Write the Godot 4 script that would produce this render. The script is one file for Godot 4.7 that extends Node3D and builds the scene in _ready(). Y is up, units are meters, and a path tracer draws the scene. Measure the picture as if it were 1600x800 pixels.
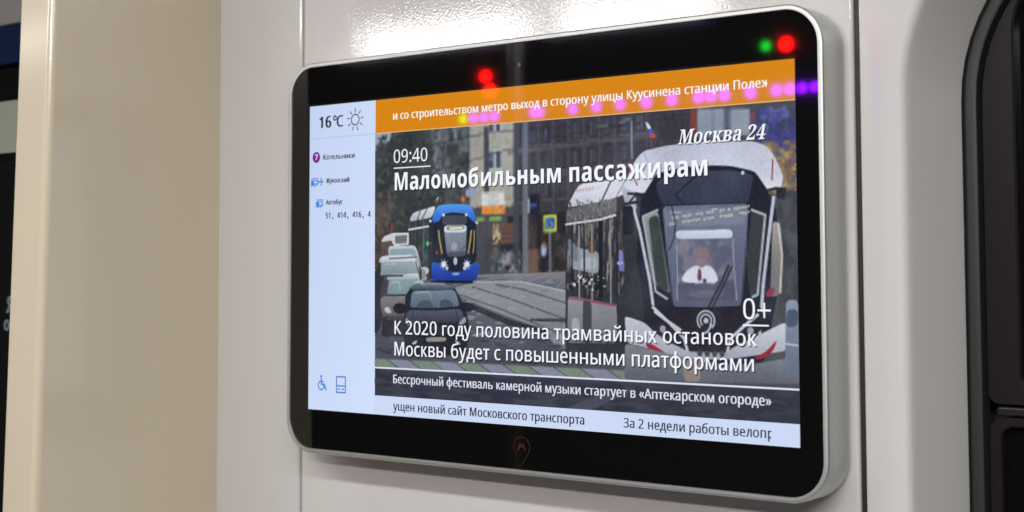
extends Node3D

# ---------------------------------------------------------------- helpers
var tris := []            # the mesh being built: [a, b, c, uva, uvb, uvc], counter-clockwise from outside
var pic: Image            # the picture shown on the screen
var caps := {}
var rounding := 0.0       # how far drawn outlines are eased

func lin(r: float, g: float, b: float) -> Color:
	return Color(r, g, b).linear_to_srgb()

func c8(r: int, g: int, b: int, a := 255) -> Color:
	return Color8(r, g, b, a)

func mat(col: Color, rough: float, metal := 0.0) -> StandardMaterial3D:
	var m := StandardMaterial3D.new()
	m.albedo_color = col
	m.roughness = rough
	m.metallic = metal
	return m

func flat(col: Color) -> StandardMaterial3D:
	var m := mat(col, 0.8)
	m.metallic_specular = 0.12
	return m

func noise_tex(seed_: int, freq: float, size: int, normal: bool, ramp: Gradient = null, octaves := 3) -> NoiseTexture2D:
	var n := FastNoiseLite.new()
	n.seed = seed_
	n.frequency = freq
	n.noise_type = FastNoiseLite.TYPE_SIMPLEX_SMOOTH
	n.fractal_octaves = octaves
	var t := NoiseTexture2D.new()
	t.noise = n
	t.width = size
	t.height = size
	t.seamless = true
	t.as_normal_map = normal
	t.bump_strength = 12.0
	if ramp:
		t.color_ramp = ramp
	return t

func glow(col: Color, power: float) -> StandardMaterial3D:
	var m := mat(lin(0.6, 0.6, 0.6), 0.4)
	m.emission_enabled = true
	m.emission = col
	m.emission_energy_multiplier = power
	return m

func tri(a: Vector3, b: Vector3, c: Vector3, ua := Vector2(), ub := Vector2(), uc := Vector2()) -> void:
	if (b - a).cross(c - a).length() > 1e-13:
		tris.append([a, b, c, ua, ub, uc])

func quad(a: Vector3, b: Vector3, c: Vector3, d: Vector3) -> void:
	tri(a, b, c, Vector2(0, 1), Vector2(1, 1), Vector2(1, 0))
	tri(a, c, d, Vector2(0, 1), Vector2(1, 0), Vector2(0, 0))

# faces that meet at less than 38 degrees are shaded as one curved surface
func commit(angle := 38.0) -> ArrayMesh:
	var by := {}
	var fn := []
	for i in tris.size():
		var t = tris[i]
		var n: Vector3 = (t[1] - t[0]).cross(t[2] - t[0])
		fn.append(n)
		for k in 3:
			var key := Vector3i((t[k] * 50000.0).round())
			if not by.has(key):
				by[key] = []
			by[key].append(i)
	var limit := cos(deg_to_rad(angle))
	var vs := PackedVector3Array()
	var ns := PackedVector3Array()
	var us := PackedVector2Array()
	for i in tris.size():
		var t = tris[i]
		var me: Vector3 = fn[i].normalized()
		for k in [0, 2, 1]:
			var sum := Vector3.ZERO
			for j in by[Vector3i((t[k] * 50000.0).round())]:
				if me.dot(fn[j].normalized()) > limit:
					sum += fn[j]
			vs.append(t[k])
			ns.append(sum.normalized())
			us.append(t[3 + k])
	var arr := []
	arr.resize(Mesh.ARRAY_MAX)
	arr[Mesh.ARRAY_VERTEX] = vs
	arr[Mesh.ARRAY_NORMAL] = ns
	arr[Mesh.ARRAY_TEX_UV] = us
	var m := ArrayMesh.new()
	m.add_surface_from_arrays(Mesh.PRIMITIVE_TRIANGLES, arr)
	tris = []
	return m

func obj(called: String, mesh: Mesh, m: Material, parent: Node = self) -> MeshInstance3D:
	var o := MeshInstance3D.new()
	o.name = called
	o.mesh = mesh
	o.material_override = m
	parent.add_child(o, true)
	return o

func tag(o: Node, label: String, category: String, group := "", kind := "") -> Node:
	o.set_meta("label", label)
	if category:
		o.set_meta("category", category)
	if group:
		o.set_meta("group", group)
	if kind:
		o.set_meta("kind", kind)
	return o

func thing(called: String, label: String, category: String, at := Vector3.ZERO, group := "") -> Node3D:
	var o := Node3D.new()
	o.name = called
	add_child(o, true)
	o.position = at
	tag(o, label, category, group)
	return o

# a rounded rectangle, counter-clockwise seen from +z
func rr(x0: float, x1: float, y0: float, y1: float, r: float, z: float, n := 10, grow := 0.0, low := -1.0) -> PackedVector3Array:
	x0 -= grow; x1 += grow; y0 -= grow; y1 += grow
	r = maxf(r + grow, 0.0004)
	var rl := r if low < 0.0 else maxf(low + grow, 0.0004)
	var out := PackedVector3Array()
	var centres := [Vector2(x1 - r, y1 - r), Vector2(x0 + r, y1 - r), Vector2(x0 + rl, y0 + rl), Vector2(x1 - rl, y0 + rl)]
	for k in 4:
		for i in n + 1:
			var a := (k + float(i) / n) * PI / 2
			var s := r if k < 2 else rl
			out.append(Vector3(centres[k].x + s * cos(a), centres[k].y + s * sin(a), z))
	return out

# closed rings from the inside out (or from below up)
func loft(rings: Array) -> void:
	for i in rings.size() - 1:
		var p: PackedVector3Array = rings[i]
		var q: PackedVector3Array = rings[i + 1]
		var along := 0.0
		for j in p.size():
			var k := (j + 1) % p.size()
			var next := along + p[j].distance_to(p[k])
			var v0 := i * 0.013
			var v1 := (i + 1) * 0.013
			tri(p[j], q[j], q[k], Vector2(along, v0), Vector2(along, v1), Vector2(next, v1))
			tri(p[j], q[k], p[k], Vector2(along, v0), Vector2(next, v1), Vector2(next, v0))
			along = next

func fan(ring: PackedVector3Array) -> void:
	var mid := Vector3.ZERO
	for p in ring:
		mid += p / ring.size()
	for j in ring.size():
		tri(mid, ring[j], ring[(j + 1) % ring.size()])

# a box with rounded edges, front face towards +z
func slab(x0: float, x1: float, y0: float, y1: float, z0: float, z1: float, r := 0.002, corner := 0.002) -> void:
	var rings := [rr(x0, x1, y0, y1, corner, z1, 4, -r)]
	for i in 4:
		var a := (i + 1) / 4.0 * PI / 2
		rings.append(rr(x0, x1, y0, y1, corner, z1 - r + r * cos(a), 4, -r + r * sin(a)))
	rings.append(rr(x0, x1, y0, y1, corner, z0, 4))
	fan(rings[0])
	loft(rings)
	var back: PackedVector3Array = rings[-1].duplicate()
	back.reverse()
	fan(back)

func disc(at: Vector3, r: float, facing: Vector3, n := 20) -> void:
	var u := facing.cross(Vector3.UP).normalized()
	var v := u.cross(facing).normalized()
	for i in n:
		var a := TAU * i / n
		var b := TAU * (i + 1) / n
		tri(at, at + r * (-u * cos(b) + v * sin(b)), at + r * (-u * cos(a) + v * sin(a)))

# ---------------------------------------------------------------- drawing on the screen's picture (2048 x 1152)
func spans(y: int, x0: int, x1: int, col: Color, strip: Image) -> void:
	x0 = clampi(x0, 0, 2048)
	x1 = clampi(x1, 0, 2048)
	if y < 0 or y >= 1152 or x1 <= x0:
		return
	if strip:
		pic.blend_rect(strip, Rect2i(0, 0, x1 - x0, 1), Vector2i(x0, y))
	else:
		pic.fill_rect(Rect2i(x0, y, x1 - x0, 1), col)

func strip_of(col: Color) -> Image:
	if col.a >= 1.0:
		return null
	var s := Image.create(2048, 1, false, Image.FORMAT_RGBA8)
	s.fill(col)
	return s

# corners of a drawn outline cut twice, so that bodywork and glass have no sharp points
func eased(p: Array) -> Array:
	for pass_ in (2 if rounding > 0.0 else 0):
		var out := []
		var n := p.size() / 2
		for i in n:
			var k := (i + 1) % n
			var a := Vector2(p[2 * i], p[2 * i + 1])
			var b := Vector2(p[2 * k], p[2 * k + 1])
			var cut := minf(rounding, 9.0 / maxf(1.0, a.distance_to(b)))
			var c := a.lerp(b, cut)
			var d := b.lerp(a, cut)
			out.append_array([c.x, c.y, d.x, d.y])
		p = out
	return p

func fill(col: Color, shape: Array) -> void:
	var p := eased(shape)
	var strip := strip_of(col)
	var n := p.size() / 2
	var lo := 1e9
	var hi := -1e9
	for i in n:
		lo = minf(lo, p[2 * i + 1])
		hi = maxf(hi, p[2 * i + 1])
	for y in range(maxi(0, int(lo)), mini(1151, int(hi)) + 1):
		var xs := []
		for i in n:
			var k := (i + 1) % n
			var y0: float = p[2 * i + 1]
			var y1: float = p[2 * k + 1]
			if (y0 <= y + 0.5) != (y1 <= y + 0.5):
				xs.append(p[2 * i] + (y + 0.5 - y0) / (y1 - y0) * (p[2 * k] - p[2 * i]))
		xs.sort()
		for i in range(0, xs.size() - 1, 2):
			spans(y, roundi(xs[i]), roundi(xs[i + 1]), col, strip)

# a polygon whose colour runs from one to another down its height
func shade(top: Color, low: Color, shape: Array) -> void:
	var p := eased(shape)
	var lo := 1e9
	var hi := -1e9
	for i in p.size() / 2:
		lo = minf(lo, p[2 * i + 1])
		hi = maxf(hi, p[2 * i + 1])
	for y in range(maxi(0, int(lo)), mini(1151, int(hi)) + 1):
		var xs := []
		var n := p.size() / 2
		for i in n:
			var k := (i + 1) % n
			var y0: float = p[2 * i + 1]
			var y1: float = p[2 * k + 1]
			if (y0 <= y + 0.5) != (y1 <= y + 0.5):
				xs.append(p[2 * i] + (y + 0.5 - y0) / (y1 - y0) * (p[2 * k] - p[2 * i]))
		xs.sort()
		for i in range(0, xs.size() - 1, 2):
			spans(y, roundi(xs[i]), roundi(xs[i + 1]), top.lerp(low, (y - lo) / maxf(1.0, hi - lo)), null)

func line(col: Color, w: float, p: Array) -> void:
	for i in p.size() / 2 - 1:
		var a := Vector2(p[2 * i], p[2 * i + 1])
		var b := Vector2(p[2 * i + 2], p[2 * i + 3])
		var s := (b - a).normalized().orthogonal() * w / 2
		var e := (b - a).normalized() * w * 0.2
		var was := rounding
		rounding = 0.0
		fill(col, [a.x + s.x - e.x, a.y + s.y - e.y, b.x + s.x + e.x, b.y + s.y + e.y, b.x - s.x + e.x, b.y - s.y + e.y, a.x - s.x - e.x, a.y - s.y - e.y])
		rounding = was

func oval(col: Color, x: float, y: float, rx: float, ry: float) -> void:
	var p := []
	for i in 28:
		p.append(x + rx * cos(TAU * i / 28))
		p.append(y + ry * sin(TAU * i / 28))
	fill(col, p)

func ring(col: Color, w: float, x: float, y: float, rx: float, ry: float, a0 := 0.0, a1 := TAU) -> void:
	var p := []
	for i in 33:
		var a := a0 + (a1 - a0) * i / 32
		p.append(x + rx * cos(a))
		p.append(y + ry * sin(a))
	line(col, w, p)

# small random strokes inside a rectangle: leaves, masonry, asphalt
func mottle(x0: int, y0: int, x1: int, y1: int, cols: Array, count: int, w: float, h: float, seed_: int) -> void:
	var g := RandomNumberGenerator.new()
	g.seed = seed_
	for i in count:
		var x := g.randf_range(x0, x1)
		var y := g.randf_range(y0, y1)
		var a := w * g.randf_range(0.4, 1.3)
		var b := h * g.randf_range(0.4, 1.3)
		var k := g.randf_range(-0.4, 0.4)
		var col: Color = cols[g.randi() % cols.size()]
		fill(col, [x - a, y - b * k, x + a * k, y - b, x + a, y + b * k, x - a * k, y + b])

func soften(x0: int, y0: int, x1: int, y1: int, by: int) -> void:
	var w := (x1 - x0) / 16 * 16
	var h := (y1 - y0) / 16 * 16
	var part := pic.get_region(Rect2i(x0, y0, w, h))
	for i in by:
		part.shrink_x2()
	for i in by:
		part.resize(part.get_width() * 2, part.get_height() * 2, Image.INTERPOLATE_CUBIC)
	pic.blit_rect(part, Rect2i(0, 0, w, h), Vector2i(x0, y0))

# a colour laid over the street picture, stronger and weaker as a noise runs
func veil(col: Color, freq: float, most: float, seed_: int, step: int) -> void:
	var n := FastNoiseLite.new()
	n.seed = seed_
	n.frequency = freq
	n.fractal_octaves = 3
	var w := 1704 / step
	var h := 960 / step
	var bytes := n.get_image(w, h).get_data()
	var out := PackedByteArray()
	out.resize(w * h * 4)
	for i in w * h:
		out[i * 4] = int(col.r * 255)
		out[i * 4 + 1] = int(col.g * 255)
		out[i * 4 + 2] = int(col.b * 255)
		out[i * 4 + 3] = int(clampf((bytes[i] - 110) / 145.0, 0.0, 1.0) * most * 255.0)
	var im := Image.create_from_data(w, h, false, Image.FORMAT_RGBA8, out)
	im.resize(1704, 960, Image.INTERPOLATE_CUBIC)
	pic.blend_rect(im, Rect2i(0, 0, 1704, 960), Vector2i(344, 124))

func font(kind: String) -> SystemFont:
	var f := SystemFont.new()
	var parts := kind.split("/")
	f.font_names = PackedStringArray([parts[0]])
	f.font_weight = 700 if parts.size() > 1 else 400
	return f

func glyphs(s: String, kind: String, align := HORIZONTAL_ALIGNMENT_LEFT) -> PackedVector3Array:
	var t := TextMesh.new()
	t.font = font(kind)
	t.font_size = 96
	t.pixel_size = 1.0
	t.depth = 0.0
	t.curve_step = 2.0
	t.horizontal_alignment = align
	t.text = s
	var a := t.get_mesh_arrays()
	var v: PackedVector3Array = a[Mesh.ARRAY_VERTEX]
	var out := PackedVector3Array()
	for i in (a[Mesh.ARRAY_INDEX] if a[Mesh.ARRAY_INDEX] != null else range(v.size())):
		out.append(v[i])
	return out

func cap(kind: String) -> Vector2:
	if not caps.has(kind):
		var lo := 1e9
		var hi := -1e9
		for v in glyphs("Н", kind):
			lo = minf(lo, v.y)
			hi = maxf(hi, v.y)
		caps[kind] = Vector2(lo, hi - lo)
	return caps[kind]

# letters set between x0 and x1 on a base line, with capitals `high` pixels tall
func text(s: String, kind: String, x0: float, x1: float, base: float, high: float, col: Color, slant := 0.0, clip := 2048.0, bold := 0.0) -> void:
	var v := glyphs(s, kind)
	var m := cap(kind)
	var lo := 1e9
	var hi := -1e9
	for p in v:
		lo = minf(lo, p.x)
		hi = maxf(hi, p.x)
	var sx := (x1 - x0) / (hi - lo)
	var sy := high / m.y
	var strip := strip_of(col)
	for i in range(0, v.size() - 2, 3):
		var q := []
		var top := 1e9
		var low := -1e9
		for k in 3:
			var up := (v[i + k].y - m.x) * sy
			var pt := Vector2(x0 + (v[i + k].x - lo) * sx + up * slant, base - up)
			q.append(pt)
			top = minf(top, pt.y)
			low = maxf(low, pt.y)
		for y in range(int(floor(top)), int(ceil(low)) + 1):
			var l := 1e9
			var r := -1e9
			for k in 3:
				var a: Vector2 = q[k]
				var b: Vector2 = q[(k + 1) % 3]
				if (a.y <= y + 0.5) != (b.y <= y + 0.5):
					var x := a.x + (y + 0.5 - a.y) / (b.y - a.y) * (b.x - a.x)
					l = minf(l, x)
					r = maxf(r, x)
			if r >= l:
				spans(y, roundi(l - bold), mini(roundi(r + bold), int(clip)), col, strip)

func draw_street() -> void:
	var g := RandomNumberGenerator.new()
	g.seed = 5
	pic.fill_rect(Rect2i(344, 124, 1704, 960), c8(70, 70, 72))
	# sky, trees and the far houses
	fill(c8(150, 168, 182), [339.5, 114.4, 422.6, 119.5, 416.5, 182.6, 340.0, 221.2])
	fill(c8(46, 50, 44), [339.8, 188.0, 403.7, 158.4, 510.3, 113.1, 662.7, 99.7, 692.5, 577.9, 341.6, 622.0])
	mottle(346, 139, 663, 623, [c8(38, 43, 38), c8(54, 62, 52), c8(58, 56, 50), c8(46, 54, 54), c8(70, 76, 66), c8(32, 35, 33)], 900, 11, 9, 11)
	mottle(340, 339, 418, 622, [c8(84, 62, 52), c8(70, 54, 46), c8(98, 76, 62)], 160, 9, 11, 12)
	fill(c8(92, 98, 100), [620.6, 149.8, 647.7, 127.4, 692.6, 128.1, 798.2, 126.4, 802.3, 308.6, 719.1, 305.2, 710.3, 216.4, 629.7, 198.5])
	mottle(621, 120, 804, 322, [c8(76, 82, 84), c8(108, 114, 116), c8(60, 64, 62), c8(88, 92, 92)], 160, 12, 18, 13)
	fill(c8(46, 50, 52), [699.7, 137.4, 717.4, 138.4, 717.4, 175.9, 699.7, 174.9])
	fill(c8(150, 158, 164), [724.5, 135.5, 733.4, 136.0, 733.3, 174.1, 724.5, 175.0])
	fill(c8(52, 56, 54), [688.1, 181.1, 741.3, 184.0, 741.2, 228.2, 683.6, 225.3])
	fill(c8(58, 60, 58), [705.9, 226.4, 798.1, 214.1, 797.9, 402.4, 705.8, 399.7])
	mottle(707, 216, 804, 400, [c8(44, 48, 44), c8(76, 80, 78), c8(60, 66, 58)], 120, 10, 14, 14)
	# beige house with windows
	shade(c8(178, 176, 162), c8(160, 154, 132), [793.9, 119.4, 993.6, 125.4, 994.3, 382.0, 793.5, 409.0])
	mottle(798, 104, 995, 406, [c8(172, 170, 155), c8(176, 173, 158), c8(166, 163, 148), c8(162, 159, 145)], 260, 12, 14, 15)
	for w in [[881, 109, 929, 148], [878, 218, 932, 276]]:
		pic.fill_rect(Rect2i(w[0] - 6, w[1] - 6, w[2] - w[0] + 12, w[3] - w[1] + 12), c8(196, 198, 196))
		pic.fill_rect(Rect2i(w[0], w[1], w[2] - w[0], w[3] - w[1]), c8(62, 72, 80))
		pic.fill_rect(Rect2i((w[0] + w[2]) / 2 - 5, w[1], 10, w[3] - w[1]), c8(206, 210, 212))
		pic.fill_rect(Rect2i(w[0] + 4, w[1] + 4, 12, w[3] - w[1] - 30), c8(104, 118, 126))
	# dark house on the right
	fill(c8(56, 50, 52), [988.1, 98.7, 1717.3, 87.6, 1710.9, 625.7, 986.2, 623.8])
	mottle(996, 121, 1695, 626, [c8(50, 45, 48), c8(60, 55, 58), c8(54, 49, 54), c8(64, 60, 64), c8(46, 42, 45)], 700, 9, 28, 16)
	for i in 9:
		for k in 3:
			var x := 990.0 + i * 62.0
			var y := 150.0 + k * 92.0 - i * 3.0
			fill(c8(40, 38, 46), [x, y, x + 30, y - 2, x + 30, y + 60, x, y + 62])
			fill(c8(88, 92, 104).lerp(c8(52, 52, 60), g.randf()), [x + 4, y + 5, x + 13, y + 4, x + 13, y + 54, x + 4, y + 55])
			fill(c8(74, 78, 90).lerp(c8(46, 46, 54), g.randf()), [x + 17, y + 4, x + 26, y + 3, x + 26, y + 53, x + 17, y + 54])
			line(c8(92, 88, 90), 5, [x - 6, y + 66, x + 36, y + 64])
		line(c8(72, 66, 70), 9, [1030.0 + i * 62.0, 130.0, 1030.0 + i * 62.0, 470.0])
	for k in 2:
		line(c8(84, 80, 82), 7, [960.0, 228.0 + k * 92.0, 1560.0, 200.0 + k * 92.0])
	line(c8(34, 34, 40), 3, [344.0, 210.0, 900.0, 150.0, 1500.0, 160.0])
	line(c8(34, 34, 40), 3, [344.0, 330.0, 1100.0, 190.0, 1700.0, 140.0])
	line(c8(128, 130, 134), 5, [1420.4, 152.8, 1462.5, 143.0])
	line(c8(118, 120, 124), 4, [1324.8, 163.5, 1375.4, 156.2])
	fill(c8(38, 32, 30), [957.8, 443.3, 1212.2, 434.7, 1211.0, 627.6, 957.2, 627.0])
	mottle(979, 460, 1203, 624, [c8(30, 26, 26), c8(52, 42, 38), c8(44, 36, 34), c8(64, 54, 48)], 160, 12, 26, 17)
	# far right: brown column, pale house, blue hoarding with gilded lights
	fill(c8(124, 58, 50), [1687.0, 125.6, 1711.9, 127.3, 1710.9, 208.4, 1686.0, 213.7])
	fill(c8(142, 152, 164), [1711.9, 127.3, 1899.3, 140.4, 1898.2, 219.5, 1710.8, 215.2])
	fill(c8(84, 92, 104), [1806.0, 133.9, 1828.6, 135.5, 1827.6, 215.3, 1805.0, 214.0])
	fill(c8(112, 122, 134), [1764.2, 131.0, 1771.9, 131.5, 1770.9, 212.0, 1763.2, 211.5])
	fill(c8(58, 62, 82), [1895.6, 140.2, 2054.3, 151.3, 2050.0, 421.4, 1947.4, 359.5, 1894.5, 219.3])
	fill(c8(58, 56, 140), [1964.1, 203.8, 2053.7, 190.0, 2051.5, 331.5, 1991.1, 328.8, 1963.5, 249.4])
	fill(c8(132, 60, 60), [1900.7, 147.1, 1913.9, 148.1, 1910.5, 180.7, 1898.8, 180.0])
	mottle(1913, 151, 2045, 304, [c8(66, 68, 136), c8(92, 98, 158), c8(54, 54, 104), c8(78, 84, 148), c8(54, 56, 88)], 150, 17, 13, 18)
	fill(c8(140, 112, 72), [1938.2, 241.5, 1974.4, 243.5, 1981.0, 286.2, 2005.9, 293.9, 2051.5, 331.5, 2050.4, 395.7, 2004.5, 387.6, 1991.0, 335.3, 1948.6, 274.7])
	mottle(1947, 245, 2048, 399, [c8(160, 130, 80), c8(126, 100, 70), c8(182, 156, 96), c8(130, 92, 70), c8(96, 88, 96)], 190, 11, 9, 19)
	fill(c8(58, 58, 62), [1997.3, 390.6, 2054.0, 395.8, 2048.7, 727.9, 1985.0, 728.7])
	mottle(1991, 397, 2048, 702, [c8(50, 50, 54), c8(70, 70, 74), c8(60, 56, 58)], 90, 12, 24, 20)
	# shop front, signs and street furniture in the middle
	fill(c8(122, 172, 66), [819.4, 446.1, 933.4, 444.2, 933.4, 458.1, 821.3, 458.6])
	fill(c8(70, 62, 56), [884.2, 460.8, 938.2, 462.0, 937.9, 565.6, 883.9, 572.8])
	fill(c8(198, 178, 128), [894.0, 476.5, 920.6, 477.0, 923.4, 534.8, 896.8, 538.3])
	mottle(889, 474, 928, 540, [c8(60, 50, 44), c8(214, 190, 130), c8(120, 96, 70)], 24, 7, 9, 21)
	fill(c8(104, 70, 58), [930.4, 469.5, 1010.8, 467.5, 1010.6, 535.9, 930.2, 538.7])
	for i in 3:
		line(c8(78, 52, 44), 6, [930.4, 484.9, 1010.8, 482.7] if i == 0 else ([930.3, 502.6, 1010.7, 501.0] if i == 1 else [930.3, 521.0, 1010.6, 518.5]))
	fill(c8(36, 36, 38), [930.2, 538.7, 1001.0, 535.8, 1000.9, 567.8, 930.1, 568.6])
	fill(c8(142, 146, 150), [920.3, 567.0, 981.6, 566.1, 981.4, 627.0, 920.2, 628.4])
	mottle(894, 568, 1011, 635, [c8(120, 120, 124), c8(96, 92, 90), c8(150, 152, 156), c8(70, 66, 66)], 70, 9, 12, 22)
	fill(c8(110, 82, 68), [1048.7, 559.2, 1091.2, 556.6, 1090.8, 634.8, 1048.3, 637.8])
	fill(c8(64, 62, 64), [858.0, 129.1, 878.0, 130.3, 882.8, 634.5, 859.0, 638.3])
	fill(c8(54, 58, 68), [988.0, 121.8, 1007.3, 123.0, 1010.2, 627.1, 988.1, 627.0])
	shade(c8(96, 104, 120), c8(112, 112, 116), [1026.6, 118.1, 1051.5, 118.2, 1049.3, 637.8, 1024.5, 639.3])
	fill(c8(226, 226, 218), [845.6, 358.8, 946.4, 359.9, 948.2, 406.2, 847.5, 405.5])
	for i in 4:
		line(c8(150, 152, 150), 3, [869.5, 369.7, 920.9, 369.9] if i == 0 else ([881.4, 379.4, 920.9, 379.9] if i == 1 else ([867.5, 388.3, 924.8, 389.3] if i == 2 else [875.4, 397.0, 912.9, 397.4])))
	fill(c8(236, 138, 40), [847.5, 406.3, 948.2, 406.9, 949.1, 435.4, 847.4, 435.1])
	mottle(852, 406, 945, 433, [c8(246, 170, 70), c8(220, 116, 30)], 30, 8, 3, 23)
	fill(c8(150, 158, 186), [776.2, 344.6, 825.6, 341.7, 825.6, 369.8, 776.2, 371.5])
	fill(c8(220, 110, 60), [754.3, 370.8, 770.1, 367.9, 771.8, 391.6, 756.0, 393.1])
	fill(c8(22, 24, 34), [1052.3, 369.7, 1097.7, 369.8, 1097.3, 446.7, 1052.0, 447.1])
	fill(c8(66, 96, 170), [1056.0, 406.3, 1086.2, 405.7, 1086.2, 414.7, 1055.9, 415.4])
	fill(c8(238, 240, 238), [1048.4, 386.3, 1053.2, 386.5, 1053.0, 435.0, 1048.2, 434.9])
	fill(c8(206, 228, 60), [1114.2, 444.2, 1168.1, 442.5, 1167.8, 500.8, 1114.9, 502.8])
	fill(c8(40, 92, 186), [1122.6, 454.1, 1159.7, 452.8, 1159.5, 491.7, 1122.4, 493.9])
	fill(c8(236, 240, 244), [1141.2, 458.3, 1156.8, 488.6, 1127.1, 489.5])
	line(c8(24, 30, 44), 6, [1142.1, 465.8, 1140.2, 476.3, 1134.5, 486.7])
	line(c8(24, 30, 44), 5, [1141.1, 474.8, 1149.4, 487.0])
	line(c8(132, 136, 138), 7, [1140.9, 503.3, 1141.1, 651.3])
	fill(c8(28, 28, 34), [1104.2, 568.8, 1126.7, 567.5, 1124.4, 634.8, 1105.8, 634.8])
	oval(c8(176, 190, 216), 1113.9, 559.8, 12, 24)
	oval(c8(150, 120, 104), 1114.0, 544.8, 8, 10)
	fill(c8(52, 62, 64), [898.7, 571.4, 924.3, 568.6, 920.2, 628.4, 900.5, 629.9])
	oval(c8(70, 92, 92), 908.5, 579.6, 14, 24)
	oval(c8(120, 96, 84), 908.6, 557.6, 8, 10)
	fill(c8(40, 40, 42), [947.5, 610.1, 971.8, 608.7, 968.8, 628.5, 949.4, 628.5])
	fill(c8(120, 84, 64), [1070.4, 566.9, 1081.7, 559.5, 1083.5, 589.7, 1073.9, 634.8])
	soften(344, 124, 2048, 668, 3)
	# pavement, road and the paved tramway
	shade(c8(136, 126, 120), c8(120, 116, 116), [739.6, 645.8, 1205.4, 633.9, 1205.2, 657.7, 739.6, 660.9])
	shade(c8(96, 98, 104), c8(58, 58, 66), [347.3, 653.7, 1218.7, 652.9, 1216.5, 1003.1, 348.8, 1042.3])
	shade(c8(118, 120, 126), c8(86, 88, 96), [824.2, 650.8, 1218.7, 650.5, 1218.4, 700.4, 1019.1, 667.7])
	shade(c8(150, 150, 150), c8(126, 128, 134), [726.4, 688.7, 830.6, 665.7, 1019.2, 665.3, 1218.4, 700.4, 1217.3, 889.8, 1162.7, 884.4, 1115.4, 825.9, 956.9, 785.5, 739.5, 718.8])
	mottle(751, 668, 1212, 877, [c8(138, 140, 144), c8(158, 158, 158), c8(126, 126, 130), c8(146, 148, 156)], 70, 26, 5, 24)
	for k in 3:
		line(c8(92, 90, 92), 6, [746.1, 713.7, 932.0, 761.3, 1163.0, 834.4] if k == 0 else ([804.8, 685.8, 957.1, 721.8, 1217.8, 795.2] if k == 1 else [907.0, 677.9, 1019.1, 692.0, 1218.2, 740.7]))
	for k in 9:
		var t := k / 8.0
		line(c8(140, 141, 143), 3, [1010.0 + 330.0 * t, 640.0 + 20.0 * t * t, 700.0 + 900.0 * t * t, 655.0 + 190.0 * t])
	line(c8(182, 184, 184), 5, [824.2, 668.2, 1019.1, 667.7, 1218.4, 700.4])
	fill(c8(40, 38, 42), [755.9, 736.2, 798.2, 743.3, 956.9, 792.8, 1121.4, 828.2, 1127.3, 840.0, 956.8, 814.8, 798.2, 763.2, 759.2, 748.7])
	fill(c8(58, 58, 60), [1055.3, 791.0, 1217.9, 788.1, 1217.8, 800.9, 1055.3, 799.2])
	shade(c8(160, 160, 162), c8(120, 120, 122), [1145.1, 863.4, 1168.8, 843.7, 1217.6, 837.8, 1217.3, 889.8, 1162.7, 884.4])
	mottle(362, 856, 1191, 941, [c8(60, 60, 68), c8(70, 68, 74), c8(54, 52, 60), c8(72, 70, 74)], 90, 30, 6, 25)
	# the striped crossing along the lower edge
	for i in 11:
		var x := 300.0 + i * 107.0
		var col := c8(118, 134, 110) if i % 2 == 0 else c8(134, 136, 152)
		fill(col, [x, 950.0, x + 100.0, 950.0, x + 170.0, 986.0, x + 70.0, 986.0])
	line(c8(70, 70, 76), 4, [345.0, 948.0, 1440.0, 948.0])
	# below the caption line the road goes on, under a dark veil
	mottle(350, 986, 2040, 1080, [c8(86, 86, 96), c8(66, 66, 76), c8(96, 92, 98), c8(58, 58, 70)], 160, 60, 12, 26)
	fill(c8(120, 120, 132), [1190.0, 1088.0, 1393.4, 1007.2, 1466.8, 1011.9, 1241.6, 1110.2])
	# blue and white tram coming up the street
	rounding = 0.22
	draw_blue_tram()
	draw_cars()
	draw_white_tram()
	rounding = 0.0
	soften(344, 124, 2048, 1100, 2)
	# uneven light and grain of the broadcast picture
	veil(c8(10, 12, 20), 0.024, 0.12, 51, 8)
	veil(c8(190, 196, 214), 0.034, 0.13, 52, 8)
	veil(c8(0, 0, 0), 0.22, 0.08, 53, 4)
	veil(c8(220, 222, 230), 0.25, 0.06, 54, 4)
	fill(c8(122, 136, 178, 32), [344, 124, 2048, 124, 2048, 980, 344, 980])

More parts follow.
